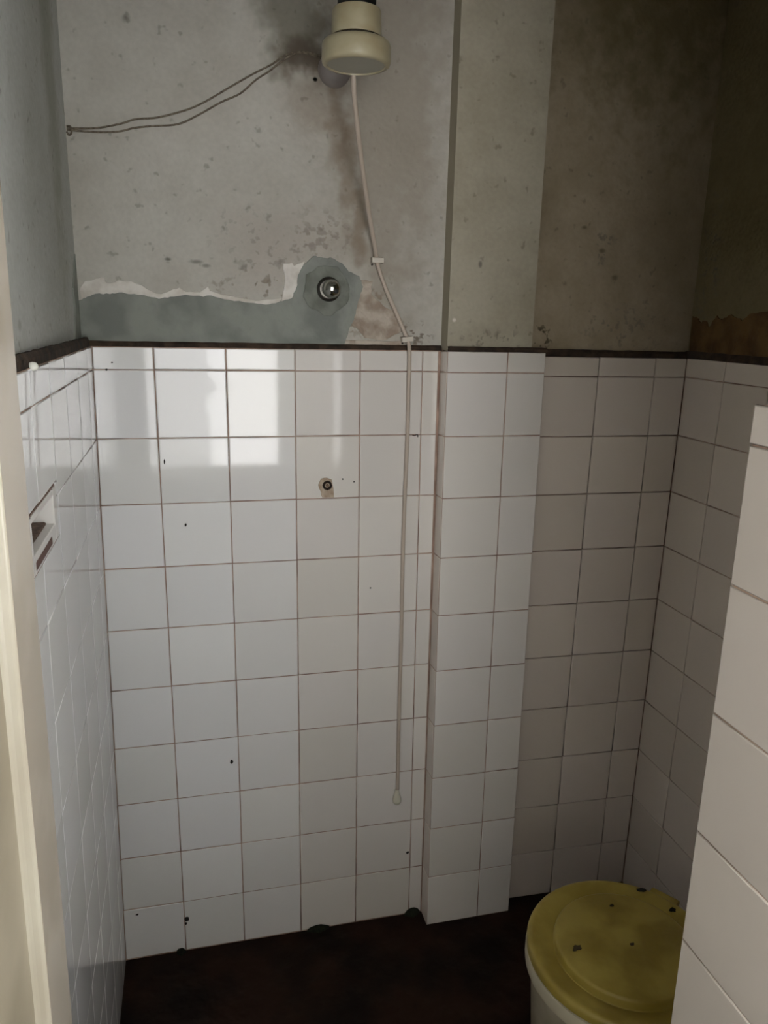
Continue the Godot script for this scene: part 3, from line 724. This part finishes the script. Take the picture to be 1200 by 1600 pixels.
	k1.lathe([Vector2(0.003, 0.0), Vector2(0.003, 0.006), Vector2(0.0055, 0.0085), Vector2(0.0062, 0.012), Vector2(0.005, 0.016), Vector2(0.0025, 0.018), Vector2(0.0, 0.0184)], Vector3.ZERO, Vector3.RIGHT, 20)
	put("head", k1, mat(Color(0.93, 0.93, 0.90), 0.12), kn)
	var k2 := Shape.new()
	k2.lathe([Vector2(0.0045, 0.0), Vector2(0.0045, 0.003), Vector2(0.003, 0.0035)], Vector3.ZERO, Vector3.RIGHT, 16)
	put("base", k2, steel, kn)

	# ------------------------------------------------ soap dish let into the left wall
	var so := thing("soap_dish", "white ceramic soap dish recessed into the left tiled wall", "soap dish", V(0.006, 1.2945, 0.6335))
	var cer := mat(Color(0.90, 0.89, 0.88), 0.08)
	var Z0 := -0.0755; var Z1 := 0.125; var H := 0.077
	var iz0 := -0.050; var iz1 := 0.112; var iy0 := 0.026; var iy1 := 0.067
	var fr := Shape.new()
	fr.soft_box(V(-0.02, 0.0, iz1), V(0.002, H, Z1), 0.002); fr.soft_box(V(-0.02, 0.0, Z0), V(0.002, H, iz0), 0.002)
	fr.soft_box(V(-0.02, iy1, iz0 - 0.002), V(0.002, H, iz1 + 0.002), 0.002); fr.soft_box(V(-0.02, 0.0, iz0 - 0.002), V(0.002, iy0, iz1 + 0.002), 0.002)
	put("rim", fr, cer, so)
	var bw := Shape.new()
	bw.box(V(-0.062, iy0 - 0.004, iz0 - 0.004), V(-0.056, iy1 + 0.004, iz1 + 0.004))
	bw.box(V(-0.06, iy0 - 0.004, iz0 - 0.004), V(-0.015, iy1 + 0.004, iz0 - 0.0005)); bw.box(V(-0.06, iy0 - 0.004, iz1 + 0.0005), V(-0.015, iy1 + 0.004, iz1 + 0.004))
	bw.box(V(-0.06, iy1 + 0.0005, iz0), V(-0.015, iy1 + 0.004, iz1))
	put("recess", bw, cer, so)
	var tr := Shape.new()
	tr.soft_box(V(-0.06, iy0 - 0.006, iz0), V(-0.010, iy0 + 0.003, iz1), 0.002)
	var residue := mottled(Color(0.50, 0.42, 0.37), Color(0.34, 0.27, 0.23), 0.03, 91, 12.0, 0.7)
	put("soap_residue", tr, residue, so)
	var lp := Shape.new()   # the drain slot under the tray
	lp.soft_box(V(0.0, 0.005, iz0 + 0.035), V(0.0026, 0.017, iz1 - 0.005), 0.001)
	put("drain_slot", lp, mat(Color(0.42, 0.32, 0.30), 0.8), so)
	var gj := Shape.new()
	for e in [[Z0 - 0.002, Z0 + 0.0005, -0.002, H + 0.002], [Z1 - 0.0005, Z1 + 0.002, -0.002, H + 0.002]]:
		gj.box(V(-0.004, e[2], e[0]), V(0.0004, e[3], e[1]))
	for e in [[-0.002, 0.0005], [H - 0.0005, H + 0.002]]:
		gj.box(V(-0.004, e[0], Z0), V(0.0004, e[1], Z1))
	put("grout_joint", gj, mottled(Color(0.56, 0.47, 0.43), Color(0.40, 0.32, 0.28), 0.03, 93, 12.0, 0.9), so)

	# ------------------------------------------------ lidded bin
	var bn := thing("lidded_bin", "round white plastic bin with a stained yellow lid behind the doorway edge", "bin", V(0.983, 0.0, 0.656))
	var bin_m := mottled(Color(0.70, 0.67, 0.60), Color(0.58, 0.54, 0.44), 0.008, 61, 2.0, 0.45)
	var b1 := Shape.new()
	b1.lathe([Vector2(0.0, 0.002), Vector2(0.140, 0.002), Vector2(0.147, 0.004), Vector2(0.150, 0.012), Vector2(0.176, 0.396), Vector2(0.1765, 0.400)], Vector3.ZERO, Vector3.UP, 72)
	put("body", b1, bin_m, bn)
	var b2 := Shape.new()
	b2.lathe([Vector2(0.170, 0.396), Vector2(0.181, 0.397), Vector2(0.1880, 0.400), Vector2(0.1885, 0.404), Vector2(0.1885, 0.422), Vector2(0.187, 0.427), Vector2(0.172, 0.4285)], Vector3.ZERO, Vector3.UP, 72)
	put("rim", b2, mat(Color(0.74, 0.71, 0.62), 0.4), bn)
	var lid_m := mottled(Color(0.64, 0.57, 0.27), Color(0.53, 0.455, 0.18), 0.01, 63, 2.5, 0.45, 1.0)
	var b3 := Shape.new()
	b3.lathe([Vector2(0.174, 0.4290), Vector2(0.184, 0.4292), Vector2(0.187, 0.432), Vector2(0.187, 0.4415), Vector2(0.1855, 0.4455), Vector2(0.1815, 0.449), Vector2(0.175, 0.450), Vector2(0.150, 0.444), Vector2(0.1380, 0.4400), Vector2(0.1365, 0.4410), Vector2(0.1350, 0.453), Vector2(0.1330, 0.4575), Vector2(0.129, 0.459), Vector2(0.06, 0.4605), Vector2(0.0, 0.461)], Vector3.ZERO, Vector3.UP, 80)
	var lid := put("lid", b3, lid_m, bn)
	lid.set_meta("label", "stained yellow lid with a raised round middle")
	var tb := Shape.new()
	tb.soft_box(V(-0.030, 0.436, 0.0), V(0.030, 0.4465, 0.024), 0.002)
	var tm := put("grip_tab", tb, lid_m, lid)
	tm.position = V(cos(-0.6) * 0.176, 0.0, sin(-0.6) * 0.176); tm.rotation.y = PI / 2 + 0.6
	for d in [[1.0919 - 0.983, 0.5355 - 0.656, 0.0095, 0.4592], [1.132 - 0.983, 0.590 - 0.656, 0.0085, 0.4487], [0.886 - 0.983, 0.648 - 0.656, 0.008, 0.4592], [0.878 - 0.983, 0.652 - 0.656, 0.005, 0.4592], [1.0066 - 0.983, 0.5637 - 0.656, 0.005, 0.4602], [0.9924 - 0.983, 0.6648 - 0.656, 0.005, 0.4602]]:
		var pts := []
		for k in 10:
			var rr := rng.randf_range(0.6, 1.2)
			pts.append_array([d[0] + cos(TAU * k / 10) * d[2] * rr, -d[1] + sin(TAU * k / 10) * d[2] * rr * 0.7])
		var s := Shape.new(); s.slab(poly(pts, 0.0, 1), V(0, d[3] - 0.0004, 0), Vector3.RIGHT, Vector3.FORWARD, 0.0016, 0.0004)
		put("dirt_speck", s, dirt if d[2] > 0.0082 else mat(Color(0.22, 0.18, 0.10), 0.9), lid)
